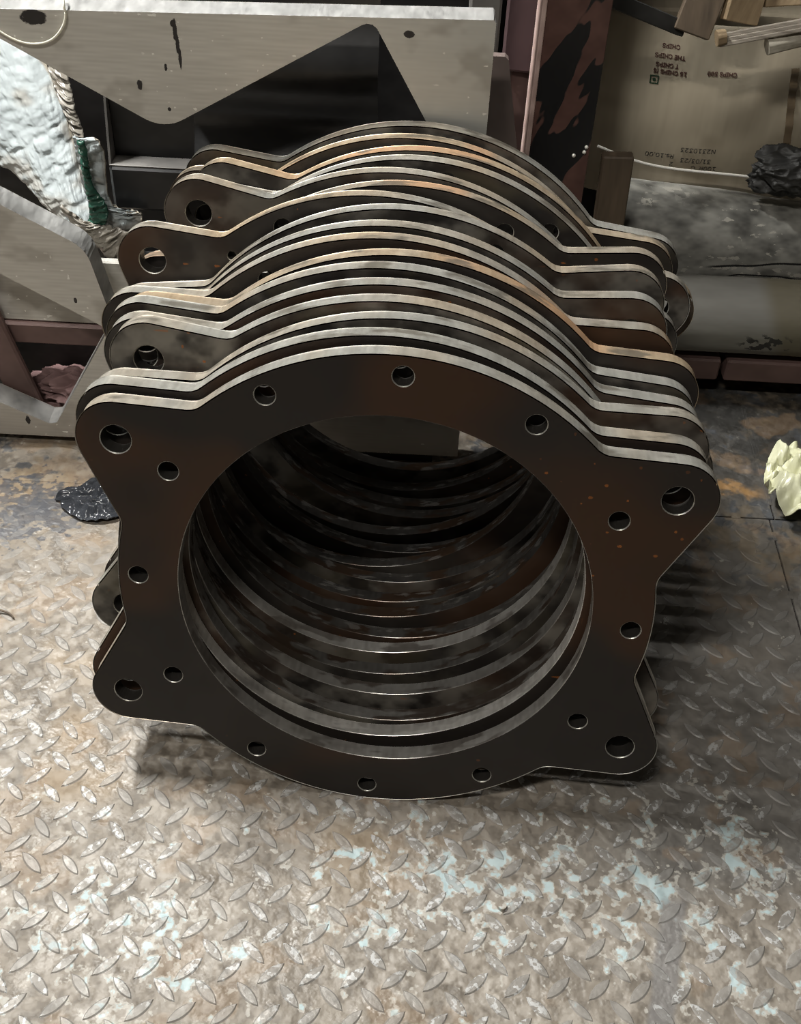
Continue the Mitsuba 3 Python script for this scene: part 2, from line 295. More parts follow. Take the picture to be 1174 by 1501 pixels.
mat('m_sack_clear', lambda p, n, uv: mix((0.12, 0.10, 0.075), (0.38, 0.36, 0.32), fbm(p.x * 50, p.y * 50, p.z * 50)), 0.25)
mat('m_rag', lambda p, n, uv: mix((0.13, 0.075, 0.075), (0.30, 0.19, 0.185), fbm(p.x * 40, p.y * 40, p.z * 40)), 0.9)
mat('m_black_film', lambda p, n, uv: mix((0.012, 0.013, 0.016), (0.05, 0.055, 0.065), fbm(p.x * 60, p.y * 60, p.z * 60)), 0.18)
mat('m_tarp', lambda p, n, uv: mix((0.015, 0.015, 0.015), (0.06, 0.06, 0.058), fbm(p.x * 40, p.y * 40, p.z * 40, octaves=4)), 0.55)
mat('m_yellow_film', lambda p, n, uv: mix((0.50, 0.50, 0.31), (0.70, 0.70, 0.52), fbm(p.x * 40, p.y * 40, p.z * 40)), 0.3)
mat('m_wire', (0.72, 0.70, 0.60), 0.35)
mat('m_rod', (0.80, 0.78, 0.72), 0.35, 0.3)
mat('m_wall', lambda p, n, uv: mix((0.07, 0.068, 0.065), (0.13, 0.127, 0.12), fbm(p.x * 2, p.y * 2, p.z * 2, octaves=4)), 0.85)
mat('m_ceiling', (0.16, 0.155, 0.15), 0.9)
mat('m_lamp_body', (0.75, 0.75, 0.73), 0.5)
mat('m_seam', (0.006, 0.006, 0.006), 0.9)

# ---------------------------------------------------------------- setting: room shell
add('wall_back', cbox(-2.6, 2.6, 1.75, 1.85, -0.02, 3.0), 'm_wall', kind='structure')
add('wall_left', cbox(-2.7, -2.6, -3.0, 1.85, -0.02, 3.0), 'm_wall', kind='structure')
add('wall_right', cbox(2.6, 2.7, -3.0, 1.85, -0.02, 3.0), 'm_wall', kind='structure')
add('wall_front', cbox(-2.6, 2.6, -3.1, -3.0, -0.02, 3.0), 'm_wall', kind='structure')
add('ceiling', cbox(-2.7, 2.7, -3.1, 1.85, 3.0, 3.05), 'm_ceiling', kind='structure')

# floor: sheets of chequered plate with dark joints between them
XS, YS = 0.513, 0.472
add('floor', cbox(-2.7, 2.7, -3.1, 1.9, -0.06, -0.0045), 'm_seam', kind='structure')
def sheet(x0, x1, y0, y1): return cbox(x0, x1, y0, y1, -0.005, 0.0, 0.0006)
J = 0.0011
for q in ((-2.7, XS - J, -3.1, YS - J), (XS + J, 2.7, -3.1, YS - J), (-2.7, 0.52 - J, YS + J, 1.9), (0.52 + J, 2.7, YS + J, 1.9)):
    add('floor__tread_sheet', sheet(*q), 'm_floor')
# dirt packed into the joints, so that they show only in places
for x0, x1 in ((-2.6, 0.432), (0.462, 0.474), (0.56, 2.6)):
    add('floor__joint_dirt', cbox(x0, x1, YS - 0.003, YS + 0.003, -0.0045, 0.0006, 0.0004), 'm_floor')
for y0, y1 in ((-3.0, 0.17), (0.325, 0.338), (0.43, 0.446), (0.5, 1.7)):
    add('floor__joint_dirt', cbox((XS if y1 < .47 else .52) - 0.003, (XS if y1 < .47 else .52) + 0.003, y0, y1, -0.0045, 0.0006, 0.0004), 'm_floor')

# raised lozenges of the chequered plate: two crossed rows on one lattice
def lozenge():
    n = 9; s = np.linspace(-1, 1, n); L, Wd, H = 0.0162, 0.0055, 0.0013
    w = Wd * (1 - s ** 2) ** 0.85
    bot = np.r_[np.c_[s * L, -w], np.c_[s[::-1][1:-1] * L, w[::-1][1:-1]]]
    k = len(bot); top = bot * [0.90, 0.70]
    V = np.vstack([np.c_[bot, np.zeros(k)], np.c_[top, np.full(k, H * 0.85)], [[0, 0, H]]]); F = []
    for i in range(k):
        j = (i + 1) % k; F += [[i, j, k + j], [i, k + j, k + i], [k + i, k + j, 2 * k]]
    return trimesh.Trimesh(V, F, process=False)
LOZ = lozenge(); HC = 1.07513
o = np.array([-0.36237, 0.71543]) * HC + CAM[:2] + [0.0008, 0.0008]; la, lb, ph = 0.03589 * HC, 0.0378 * HC, 0.00336
uu, vv = np.array([math.cos(ph), math.sin(ph)]), np.array([-math.sin(ph), math.cos(ph)])
R_IMG = np.stack([np.array([0.99858, 0.03636, 0.03885]), -UP, FWD])
def to_px(P):
    q = (np.asarray(P) - CAM) @ R_IMG.T
    return 587 + 1727 * q[..., 0] / q[..., 2], 750.5 + 1727 * q[..., 1] / q[..., 2]
def wear(x, y):
    w = float(meshkit.fbm(np.array([[x * 9, y * 9, 1.0]]), 3)[0])
    h = 0.55 + 0.9 * w
    if y > 0.16 and x < 0.1: h *= max(0.06, 1 - (y - 0.13) * 4.2)
    if y > 0.30 and x > 0.1: h *= max(0.22, 1 - (y - 0.30) * 3.5)
    if x > XS: h *= 0.35
    if y > YS: h = 0.30 if -0.2 < x < 0.25 else 0.05
    return h
spots = []
for i in range(-14, 46):
    for j in range(-24, 22):
        for k in (0, 1):
            c = o + uu * la * (i + 0.5 * k) - vv * lb * (j + 0.5 * k)
            x, y = c
            px, py = to_px([x, y, 0.0])
            if abs(x - XS) < 0.013 or abs(y - YS) < 0.013: continue
            if not (-0.75 < x < 0.9 and -0.45 < y < 0.80): continue
            spots.append((x, y, 45 if k else -45, wear(x, y), 0 <= px <= 1174 and 0 <= py <= 1501))
spots.sort(key=lambda s: (not s[4], np.hypot(s[0] - CAM[0], s[1] - CAM[1])))
def loz_M(s):
    x, y, a, h, _ = s
    r = math.radians(a + math.degrees(ph) + rng.normal(0, 2.0)); sc = 1 + rng.normal(0, .05)
    M = np.eye(4); M[:2, :2] = np.array([[math.cos(r), -math.sin(r)], [math.sin(r), math.cos(r)]]) * sc
    M[2, 2] = h; M[:3, 3] = [x, y, 0.0]
    return M
lz = ply(LOZ, 'm_tread', smooth=False)
for n, s in enumerate(spots[:300]):
    scene['floor__tread_lozenge' + ('_%03d' % n if n else '')] = {**lz, 'to_world': T(loz_M(s).tolist())}
rest = trimesh.util.concatenate([tf(LOZ, loz_M(s)) for s in spots[300:]])
scene['floor__far_lozenges'] = ply(rest, 'm_tread')
labels['floor'] = {'kind': 'structure'}
lab('floor__far_lozenges', 'worn raised lozenges farther back on the tread plate', kind='stuff')

# ---------------------------------------------------------------- adapter plates
S, TH = 0.235, 0.078 * 0.235
POSES = [[0.0028, 0.054, -0.0234, 0.2095, -0.0544], [-0.0019, 0.081, -0.0276, 0.2041, -0.0445], [0.0052, 0.1058, 0.0036, 0.2253, -0.0381], [0.0002, 0.1347, -0.1389, 0.1977, -0.0533],
         [-0.002, 0.1621, -0.0959, 0.1955, -0.0331], [-0.0051, 0.1904, -0.0883, 0.1849, -0.0392], [0.005, 0.2138, -0.0436, 0.189, -0.0491], [-0.0094, 0.2434, 0.0063, 0.1824, -0.0477],
         [-0.0055, 0.2672, 0.0881, 0.1822, -0.0616], [0.0013, 0.3001, 0.1196, 0.1884, -0.0432], [-0.0249, 0.3249, -0.0924, 0.1895, -0.0564], [0.0057, 0.3498, 0.0913, 0.1843, -0.0528],
         [-0.005, 0.3776, -0.2174, 0.1711, -0.0477], [0.0172, 0.4084, -0.1075, 0.1614, -0.0846], [0.0211, 0.4301, -0.1752, 0.1619, -0.0776], [0.0081, 0.4582, -0.0822, 0.1597, -0.0523], [0.0152, 0.4914, -0.1187, 0.1246, -0.0647]]
# tone of the cut edge (0 grey, 1 warm), weathering of the face
TONES = [(0.05, 0.0), (0.0, 0.0), (0.25, 0.65), (0.15, 0.9), (0.05, 0.35), (0.0, 0.75), (0.85, 0.1), (0.45, 0.05), (0.2, 0.35), (0.1, 0.9), (0.55, 0.15), (0.6, 0.1), (0.3, 0.45), (0.15, 0.95), (0.9, 0.5), (0.75, 0.25), (0.1, 0.95)]
PL = ['frontmost dark steel adapter plate of the stack, its whole bore ring in view', 'second plate from the front, close behind the frontmost adapter plate',
      'third plate from the front, its right lug lying over the one behind', 'fourth plate from the front, mottled left lug with a large dark bolt hole showing',
      'fifth plate from the front, left lug tight behind the mottled fourth one', 'sixth plate from the front, silvery bright edge on its right lug',
      'seventh plate from the front, orange tinted cut edge over its crown', 'eighth plate from the front, pale yellow edge at its left lug',
      'ninth plate from the front, in the middle of the stack with a dark face', 'tenth plate from the front, stained olive face on its right lug',
      'eleventh plate from the front, wide left lug with hole showing a lit plate through it', 'twelfth plate from the front, topmost flat right lug over the bundle of lugs',
      'fifth plate from the back, tilted left lug with a shiny dark hole', 'fourth plate from the back, grey cloudy face with a hole by its right shoulder',
      'third plate from the back, warm tan edge and rusty left lug', 'second plate from the back, pale cream rim at its low left lug', 'rearmost plate of the stack, grey edge standing highest against the steel slab']
BORE = [0.55, 0.95, 0.25, 0.35, 0.12, 0.55, 0.05]      # light on the front bores, painted in as paler metal
def outline():
    disc = Point(0, 0).buffer(1.08, 64); ears = []
    c = np.array([1.065, .614]); d = np.array([-.45, -.89]); d /= np.linalg.norm(d); nrm = np.array([.89, -.45]); nrm /= np.linalg.norm(nrm)
    p = c + .155 * nrm; q = p + d * .45
    e = unary_union([Point(c).buffer(.155, 32), Polygon([c + [0, .155], (0.55, .769), (0.6, .2), q, p]).buffer(0)])
    for sx in (-1, 1):
        for sy in (-1, 1): ears.append(affinity.scale(e, sx, sy, origin=(0, 0)))
    return unary_union([disc] + ears).buffer(.09, 32).buffer(-.09, 32).simplify(.0004)
OUT = affinity.scale(outline(), S, S, origin=(0, 0))
ring_out = resample(OUT.exterior, 0.0052)
def circ(c, r, n): a = np.arange(n) * 2 * np.pi / n; return np.c_[c[0] + r * np.cos(a), c[1] + r * np.sin(a)]
ring_bore = circ((0, 0), 0.836 * S, 160)
holes = [(S * math.cos(math.radians(90 - 30 * k)), S * math.sin(math.radians(90 - 30 * k)), 0.0395 * S) for k in range(12)] + [(sx * 1.065 * S, sy * .614 * S, 0.0595 * S) for sx in (-1, 1) for sy in (-1, 1)]
def pose(p):
    x, y, phi, lam, psi = p
    X = np.array([math.cos(psi), math.sin(psi), 0]); N = np.array([math.sin(psi) * math.cos(lam), -math.cos(psi) * math.cos(lam), math.sin(lam)]); Y = np.cross(N, X)
    R = np.stack([X * math.cos(phi) + Y * math.sin(phi), -X * math.sin(phi) + Y * math.cos(phi), N], 1)
    z = -(ring_out @ R[:, :2].T)[:, 2].min() + 0.0008
    M = np.eye(4); M[:3, :3] = R; M[:3, 3] = [x, y, z]
    return M
C = 0.0006
for k, p in enumerate(POSES):
    hs = list(holes)
    if k == 10: hs.append((-0.1674, 0.1643, 0.0045))
    key = 'adapter_plate' + ('_%03d' % k if k else '')
    M = pose(p); tone, wth = TONES[k]
    off = lambda r, s: r  # noqa
    poly = Polygon(resample(OUT.buffer(-C).exterior, 0.0052), [ring_bore * (1 + C / (0.836 * S))] + [circ((a, b), r + 0.0009, 28) for a, b, r in hs])
    f = trimesh.util.concatenate([flat(poly, 0.0, True), flat(poly, -TH, False)])
    scene[key + '__body'] = ply(tf(f, M), 'm_face', uv=np.tile([[k + 0.5, wth]], (len(f.vertices), 1)))
    m, uv = wall(ring_out, 0.0, -TH, C, 1, 7.0 * k, tone)
    scene[key + '__cut_edge'] = ply(tf(m, M), 'm_cut', uv=uv)
    m, uv = wall(ring_bore, 0.0, -TH, C, -1, 7.0 * k + 3, BORE[k] if k < len(BORE) else 0.0)
    scene[key + '__bore_edge'] = ply(tf(m, M), 'm_bore', uv=uv)
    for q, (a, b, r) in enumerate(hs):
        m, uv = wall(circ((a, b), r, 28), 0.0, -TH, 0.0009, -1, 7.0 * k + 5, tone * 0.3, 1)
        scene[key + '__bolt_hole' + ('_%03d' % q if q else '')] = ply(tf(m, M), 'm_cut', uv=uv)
    lab(key, PL[k], 'steel plate', 'adapter plates leaning in the stack')
    lab(key + '__cut_edge', 'bright flame cut edge')

# ---------------------------------------------------------------- zigzag slab behind the stack
YP, TP = 0.548, 0.036
outer = Polygon([(-1.15, 0.012), (0.0895, 0.016), (0.0875, 0.6135), (-1.15, 0.577)])
def rpoly(pts, r): return Polygon(pts).buffer(-r, 24).buffer(r, 24)
def line(a, b, x): return a[1] + (b[1] - a[1]) * (x - a[0]) / (b[0] - a[0])
op1 = Polygon([(-0.505, 0.603), (-0.273, 0.4735), (-0.042, 0.6075), (0.030, 0.482), (0.062, 0.43), (0.062, 0.150), (-0.33, 0.145), (-0.3655, 0.215), (-0.385, 0.3155), (-0.478, 0.3685), (-0.62, 0.449)])
op1 = op1.buffer(-0.010, 24).buffer(0.010, 24)          # round convex corners of the opening
op1 = op1.buffer(0.042, 24).buffer(-0.042, 24)          # the rounded V and the strut's bend
op1 = op1.buffer(-0.012, 24).buffer(0.012, 24)
op2 = Polygon([(-0.497, 0.2735), (-0.379, 0.2025), (-0.3755, 0.192), (-0.464, 0.0385), (-0.475, 0.037), (-0.70, 0.157), (-0.66, 0.363)]).buffer(-0.004, 12).buffer(0.004, 12)
pl = outer.difference(op1).difference(op2)
pl = pl if pl.geom_type == 'Polygon' else max(pl.geoms, key=lambda g: g.area)
MS = np.array([[1, 0, 0, 0], [0, 0, -1, YP], [0, 1, 0, 0], [0, 0, 0, 1.0]])     # local (x, y, z) -> (x, YP - z, y)
rings = [resample(pl.exterior, 0.006)] + [resample(i, 0.004) for i in pl.interiors]
fpoly = Polygon(rings[0], rings[1:])
fm = trimesh.util.concatenate([flat(fpoly, 0.0, True), flat(fpoly, -TP, False)])
scene['zigzag_slab__body'] = ply(tf(fm, MS), 'm_slab')
for q, r_ in enumerate(rings):
    ccw = Polygon(r_).exterior.is_ccw
    m, uv = wall(r_ if ccw else r_[::-1], 0.0, -TP, 0.0009, 1 if q == 0 else -1, 3.0 * q, 0.2)
    scene['zigzag_slab__' + ('cut_edge' if q == 0 else 'opening_edge' if q == 1 else 'opening_edge_001')] = ply(tf(m, MS), 'm_slab_edge' if q == 0 else 'm_slab_inner', uv=uv)
lab('zigzag_slab', 'thick pale grey steel slab with zigzag cut openings standing behind the plates', 'steel slab')
lab('zigzag_slab__cut_edge', 'rough whitish flame cut edge')
for x in (-1.0, -0.02):
    add('packing_block', cbox(x - 0.05, x + 0.075, 0.552, 0.584, 0.0, 0.0135, 0.001), 'm_dark_steel', 'dark steel packer under the %s end of the pale zigzag slab' % ('right' if x > -.5 else 'left'), 'packer')

# pale wire loop over the slab's upper left corner
wp = np.array([(-0.470, .620), (-0.452, .5905), (-0.435, .5745), (-0.415, .5655), (-0.395, .5655), (-0.379, .573), (-0.367, .588), (-0.364, .602), (-0.368, .616), (-0.380, .628)])
from scipy.interpolate import CubicSpline
cs = CubicSpline(np.arange(len(wp)), wp); w2 = cs(np.linspace(0, len(wp) - 1, 70))
yy = np.where(w2[:, 1] > 0.606, YP - 0.004 + np.clip(w2[:, 1] - 0.606, 0, 1) * 1.2, YP - 0.004)
add('wire_loop', tube(np.c_[w2[:, 0], yy, w2[:, 1]], 0.0013), 'm_wire', 'thin pale wire loop hanging over the upper left of the slab', 'wire', smooth=40)

# ---------------------------------------------------------------- dark steel behind the slab's opening
# channel with a lower lip
xl, xr = -0.378, -0.10
ch = trimesh.util.concatenate([cbox(xl + 0.003, xr, 0.702, 0.732, 0.36, 0.62, .001)])
scene['dark_channel__web'] = ply(ch, 'm_dark_steel')
scene['dark_channel__flange'] = ply(cbox(xl, xr, 0.672, 0.732, 0.300, 0.3605, 0.004), 'm_dark_steel')
scene['dark_channel__end_plate'] = ply(tf(trimesh.creation.extrude_polygon(Polygon([(0.676, 0.3605), (0.732, 0.3605), (0.732, 0.62), (0.728, 0.62)]), 0.003, engine='earcut'),
                                         np.array([[0, 0, 1, xl], [1, 0, 0, 0], [0, 1, 0, 0], [0, 0, 0, 1.0]])), 'm_grey_steel')
scene['dark_channel__ledge'] = ply(cbox(xl + 0.001, xr, 0.6745, 0.7018, 0.3600, 0.3620, 0.0005), 'm_grey_steel')  # grey strip paints the light on top of the ledge
lab('dark_channel', 'black steel channel with a grey topped ledge behind the slab opening', 'steel channel')
lab('dark_channel__ledge', 'ledge with its top light painted grey')
# gently rolled black sheet
def rolled(u, v):
    x = -0.262 + u * 0.224; z = 0.24 + v * 0.38
    y = 0.655 + 0.016 * np.cos((z - 0.43) * 2 * np.pi / 0.16) * np.exp(-((z - 0.45) / 0.16) ** 2)
    return np.c_[x, y, z]
add('rolled_black_sheet', thick(grid(rolled, 6, 60), -0.008), 'm_black_sheet', 'black rolled steel sheet seen through the peak of the slab opening', 'steel sheet', smooth=30)
add('packing_block', cbox(-0.36, -0.02, 0.672, 0.74, 0.0, 0.239, 0.003), 'm_dark_steel', 'tall black steel block carrying the black channel and rolled sheet', 'steel block')

# ---------------------------------------------------------------- woven sack
def ruled(L, Rr, bulge, amps, seed, nu, nv, grain=(0.4, 1.0)):
    """a crumpled sheet between two edge curves, bulging forward"""
    k = np.linspace(0, 1, len(L)); cl, cr = CubicSpline(k, np.array(L)), CubicSpline(k, np.array(Rr))
    def fn(u, v):
        a, b = cl(v), cr(v); q = a * (1 - u)[:, None] + b * u[:, None]
        w = u * np.linalg.norm(b - a, axis=1); l = v * 0.42
        long_ = meshkit.fbm(np.c_[(w + 0.25 * l) * 42 + seed, (l - 0.3 * w) * 6, 0 * w], 3) - .5
        fine = meshkit.fbm(np.c_[w * 75, l * 75, 0 * w + seed], 3) - .5
        cr_ = np.abs(meshkit.noise(np.c_[w * 42 + 3, l * 42, 0 * w + seed]) - .5) - .25
        g = np.interp(v, [0, 1], grain)
        q[:, 1] -= bulge * (4 * u * (1 - u)) ** 0.6 + amps[0] * long_ + g * (amps[1] * fine + amps[2] * cr_)
        return q
    m = grid(fn, nu, nv)
    m = thick(m, 0.004 if m.vertex_normals[:, 1].mean() < 0 else -0.004)
    uu_, vv_ = np.meshgrid(np.linspace(0, 1, nu), np.linspace(0, 1, nv), indexing='ij')
    return m, np.tile(np.c_[uu_.ravel(), vv_.ravel()], (2, 1))
SACK = [('body', [(-0.6739, 0.8278, 0.4605), (-0.6013, 0.7626, 0.3735), (-0.5376, 0.7289, 0.3286), (-0.4826, 0.7031, 0.2942), (-0.4201, 0.6785, 0.2613)], [(-0.5136, 0.8328, 0.4670), (-0.4697, 0.8006, 0.4241), (-0.4452, 0.7664, 0.3786), (-0.4257, 0.7287, 0.3283), (-0.4006, 0.6887, 0.2749)], 0.030, (0.022, 0.008, 0.010), 1, 110, 130, 'm_sack', (0.25, 1.2)),
        ('torn_hem', [(-0.4853, 0.8141, 0.4581), (-0.4721, 0.7898, 0.4257), (-0.4571, 0.7685, 0.3974), (-0.4439, 0.7482, 0.3702), (-0.4323, 0.7266, 0.3415)], [(-0.4622, 0.8117, 0.4549), (-0.4433, 0.7804, 0.4131), (-0.4354, 0.7614, 0.3879), (-0.4240, 0.7425, 0.3627), (-0.4215, 0.7248, 0.3391)], 0.006, (0.006, 0.012, 0.012), 5, 26, 90, 'm_sack_clear', (1, 1)),
        ('lower_fold', [(-0.4117, 0.6530, 0.4078), (-0.4104, 0.6530, 0.3719), (-0.4079, 0.6530, 0.3301), (-0.4043, 0.6530, 0.3063), (-0.4020, 0.6530, 0.2849)], [(-0.3893, 0.6530, 0.4064), (-0.3760, 0.6530, 0.3739), (-0.3747, 0.6530, 0.3177), (-0.3477, 0.6530, 0.3097), (-0.3420, 0.6530, 0.2825)], 0.004, (0.008, 0.010, 0.010), 9, 50, 80, 'm_sack', (1, 1)),
        ('green_stripe', [(-0.4023, 0.6370, 0.4115), (-0.4011, 0.6370, 0.3805), (-0.4015, 0.6370, 0.3483), (-0.4004, 0.6370, 0.3201), (-0.4071, 0.6370, 0.2975)], [(-0.3923, 0.6370, 0.4121), (-0.3916, 0.6370, 0.3765), (-0.3895, 0.6370, 0.3490), (-0.3779, 0.6370, 0.3262), (-0.3838, 0.6370, 0.2950)], 0.004, (0.004, 0.010, 0.008), 7, 26, 80, 'm_sack_green', (1, 1)),
        ('clear_liner', [(-0.4364, 0.6370, 0.3228), (-0.4205, 0.6370, 0.2899), (-0.3995, 0.6370, 0.2643), (-0.3801, 0.6370, 0.2422), (-0.3684, 0.6370, 0.2274)], [(-0.4049, 0.6370, 0.3006), (-0.3844, 0.6370, 0.2969), (-0.3622, 0.6370, 0.2924), (-0.3438, 0.6370, 0.2846), (-0.3344, 0.6370, 0.2501)], 0.008, (0.010, 0.008, 0.010), 13, 50, 60, 'm_sack_clear', (1, 1))]
for nm, L, Rr, bu, am, sd, nu, nv, ma, gr_ in SACK:
    m, uv = ruled(L, Rr, bu, am, sd, nu, nv, gr_)
    scene['woven_sack__' + nm] = ply(m, ma, smooth=True, uv=uv)
lab('woven_sack', 'crumpled white woven plastic sack with a green stripe behind the slab', 'sack')
lab('woven_sack__green_stripe', 'dark green printed stripe'); lab('woven_sack__torn_hem', 'torn crumpled hem'); lab('woven_sack__clear_liner', 'brownish clear liner')

def rag(cx, cy, cz, sx, sy, sz, seed, amp=0.5):
    """a crumpled heap of cloth with soft folds"""
    m = trimesh.creation.icosphere(subdivisions=5); v = m.vertices.copy()
    w = v + 0.5 * np.c_[meshkit.noise(v * 1.6 + seed), meshkit.noise(v * 1.6 + seed + 9), meshkit.noise(v * 1.6 + seed + 21)]
    fold = np.abs(meshkit.noise(w * 2.6 + seed * 3) - .5) * 2; fold2 = np.abs(meshkit.noise(w * 5.3 + seed) - .5) * 2
    v = v * (1 + amp * (meshkit.noise(v * 1.3 + seed) - .5) + 0.42 * (0.4 - fold ** 0.7) + 0.16 * (0.4 - fold2 ** 0.8))[:, None] * [sx, sy, sz] + [cx, cy, cz]
    v[:, 2] = np.maximum(v[:, 2], max(0.001, cz - sz * .9))
    return trimesh.Trimesh(v, m.faces, process=False)
add('grey_rag', rag(-0.452, 0.640, 0.235, 0.035, 0.02, 0.022, 4), 'm_rag', 'small grey pink rag wedged under the white sack', 'rag', smooth=True)

# ---------------------------------------------------------------- things seen through the lower left opening
add('grey_back_plate', cbox(-0.95, -0.33, 0.612, 0.624, 0.1605, 0.258, 0.002), 'm_slab', 'grey steel plate standing behind the lower left slab opening', 'steel plate')
add('primed_bar', cbox(-0.93, -0.32, 0.606, 0.655, 0.127, 0.160, 0.003), 'm_primer', 'red primed bar lying under the grey plate at left', 'steel bar')
add('primed_bar', tf(cbox(-0.021, 0.021, -0.006, 0.006, 0.0, 0.24, 0.003), trimesh.transformations.translation_matrix([-0.508, 0.5935, 0.0]) @ rotm(-0.22, [0, 1, 0])), 'm_primer', 'slanting red primed leg at the left picture edge', 'steel bar')
add('pink_rag', rag(-0.452, 0.632, 0.034, 0.076, 0.031, 0.042, 11, 0.6), 'm_rag', 'crumpled dusky pink rag lying inside the lower slab opening', 'rag', smooth=True)
add('support_block', cbox(-0.95, -0.75, 0.61, 0.65, 0.0, 0.1265, 0.002), 'm_dark_steel', 'dark block under the far left end of the red primed bar', 'steel block')
add('dark_backing', cbox(-0.745, -0.37, 0.672, 0.690, 0.0, 0.16, 0.002), 'm_tarp', 'added dark board standing in for the shade behind the pink rag', 'board')  # added dark sheet that makes the shaded void behind the rag

# ---------------------------------------------------------------- right of the slab
add('brown_plate', tf(trimesh.creation.extrude_polygon(Polygon([(0.055, 0), (0.215, 0), (0.1145, 0.516), (0.110, 0.520), (0.055, 0.520)]), 0.012, engine='earcut'), np.array([[1, 0, 0, 0], [0, 0, -1, 0.700], [0, 1, 0, 0], [0, 0, 0, 1.0]])),
    'm_brown_steel', 'narrow brown steel plate between the slab and the painted post', 'steel plate')
add('grey_bar', cbox(0.065, 0.1035, 0.735, 0.77, 0.0, 1.0, 0.003), 'm_grey_steel', 'upright grey steel bar just behind the slab top right corner', 'steel bar')
add('mauve_box_section', tf(cbox(0.113, 0.20, 0.80, 0.88, 0.456, 0.95, 0.004), rotz(-0.12, (0.113, 0.80, 0))), 'm_mauve', 'dull mauve box section left of the pink edged post', 'box section')
add('mauve_box_section', cbox(0.125, 0.20, 0.81, 0.87, 0.0, 0.4555, 0.004), 'm_primer', 'dark red stub holding up the mauve box section', 'box section')
# painted post: a flanged channel turned a little
PM = trimesh.transformations.translation_matrix([0.158, 0.745, 0.0]) @ rotz(0.05)
scene['painted_post__face'] = ply(tf(cbox(0.0, 0.078, 0.0, 0.008, 0.0, 1.0, 0.001), PM), 'm_post')
scene['painted_post__flange_edge'] = ply(tf(cbox(-0.0062, -0.0002, -0.001, 0.045, 0.0, 1.0, 0.001), PM), 'm_pink_edge')
scene['painted_post__flange'] = ply(tf(cbox(0.072, 0.078, 0.0085, 0.045, 0.0, 1.0, 0.001), PM), 'm_post')
for x, z in ((0.058, 0.372), (0.071, 0.377), (0.073, 0.384)):
    b = trimesh.creation.icosphere(subdivisions=2, radius=0.0026); b.apply_translation([x, -0.0008, z])
    k_ = 'painted_post__rivet'; k2 = k_; n_ = 0
    while k2 in scene: n_ += 1; k2 = '%s_%03d' % (k_, n_)
    scene[k2] = ply(tf(b, PM), 'm_rod', smooth=True)
lab('painted_post', 'red primed steel post smeared with black paint beside the carton', 'post')
lab('painted_post__flange_edge', 'pale pink lit edge')

# carton with bulging front
def carton_front(x, z):
    u = (x - 0.27) / 0.44; w = (z - 0.21) / 0.24
    return 1.085 - 0.055 * np.sin(np.pi * np.clip(u, 0, 1)) ** 0.8 - 0.02 * np.sin(np.pi * np.clip(w, 0, 1)) + 0.006 * (meshkit.noise(np.c_[np.ravel(x) * 14, np.ravel(z) * 14, 0 * np.ravel(x)]) - .5).reshape(np.shape(x))
def cfront(u, v):
    x = 0.270 + 0.46 * u; z = 0.160 + 0.285 * v
    return np.c_[x, carton_front(x, z), z]
cf = grid(cfront, 60, 50)
scene['carton__front_panel'] = ply(thick(cf, 0.005 if cf.vertex_normals[:, 1].mean() < 0 else -0.005), 'm_carton', smooth=True)
scene['carton__body'] = ply(cbox(0.272, 0.728, 1.092, 1.195, 0.160, 0.443, 0.004), 'm_carton')
lab('carton', 'bulging brown cardboard carton with upside down print at right', 'carton')
def on_carton(text, height, px, pz, bsdf, key, bold=False, rot=math.pi, dy=0.0008):
    """lettering laid on the carton front around the point (px, pz)"""
    m = meshkit.text_mesh(text, height, 0.0004, bold) if isinstance(text, str) else text
    m = m.subdivide_to_size(0.006) if False else m
    b = m.bounds; v = m.vertices - [b[:, 0].mean(), b[:, 1].mean(), 0]
    c, s = math.cos(rot), math.sin(rot)
    x = px + v[:, 0] * c - v[:, 1] * s; z = pz + v[:, 0] * s + v[:, 1] * c
    y = carton_front(x, z) - dy - v[:, 2]
    f = m.faces
    mm = trimesh.Trimesh(np.c_[x, y, z], f, process=False)
    k, n = 'carton__' + key, 0
    while k in scene: n += 1; k = 'carton__%s_%03d' % (key, n)
    scene[k] = ply(mm, bsdf)
RT = math.pi + 0.03
on_carton('N2310323', 0.0075, 0.4431, 0.2579, 'm_ink_black', 'date_print', False, RT)
on_carton('Rs.10.00', 0.0075, 0.3874, 0.2430, 'm_ink_black', 'date_print', False, RT)
on_carton('31/03/23', 0.0075, 0.4432, 0.2401, 'm_ink_black', 'date_print', False, RT)
on_carton('2', 0.0075, 0.4080, 0.2298, 'm_ink_black', 'date_print', False, RT)
on_carton('100R  C', 0.0075, 0.4579, 0.2275, 'm_ink_black', 'date_print', False, RT)
on_carton('15 CHIPS (5', 0.0058, 0.3779, 0.3746, 'm_ink_red', 'red_print', True, RT)
on_carton('T CHIPS', 0.0058, 0.3725, 0.3834, 'm_ink_red', 'red_print', True, RT)
on_carton('THE CHIPS', 0.0058, 0.3744, 0.3960, 'm_ink_red', 'red_print', True, RT)
on_carton('CHIPS 500', 0.0058, 0.4514, 0.3812, 'm_ink_red', 'red_print', True, RT)
on_carton('CHIPS', 0.0058, 0.3740, 0.4098, 'm_ink_red', 'red_print', True, RT)
sq = sbox(-.0062, -.0062, .0062, .0062).difference(sbox(-.0046, -.0046, .0046, .0046))
on_carton(trimesh.creation.extrude_polygon(sq, 0.0004, engine='earcut'), 0, 0.3577, 0.3607, 'm_ink_green', 'food_mark', rot=0.05)
on_carton(trimesh.creation.extrude_polygon(Point(0, 0).buffer(.0026, 12), 0.0004, engine='earcut'), 0, 0.3577, 0.3607, 'm_ink_green', 'food_mark', rot=0.05)
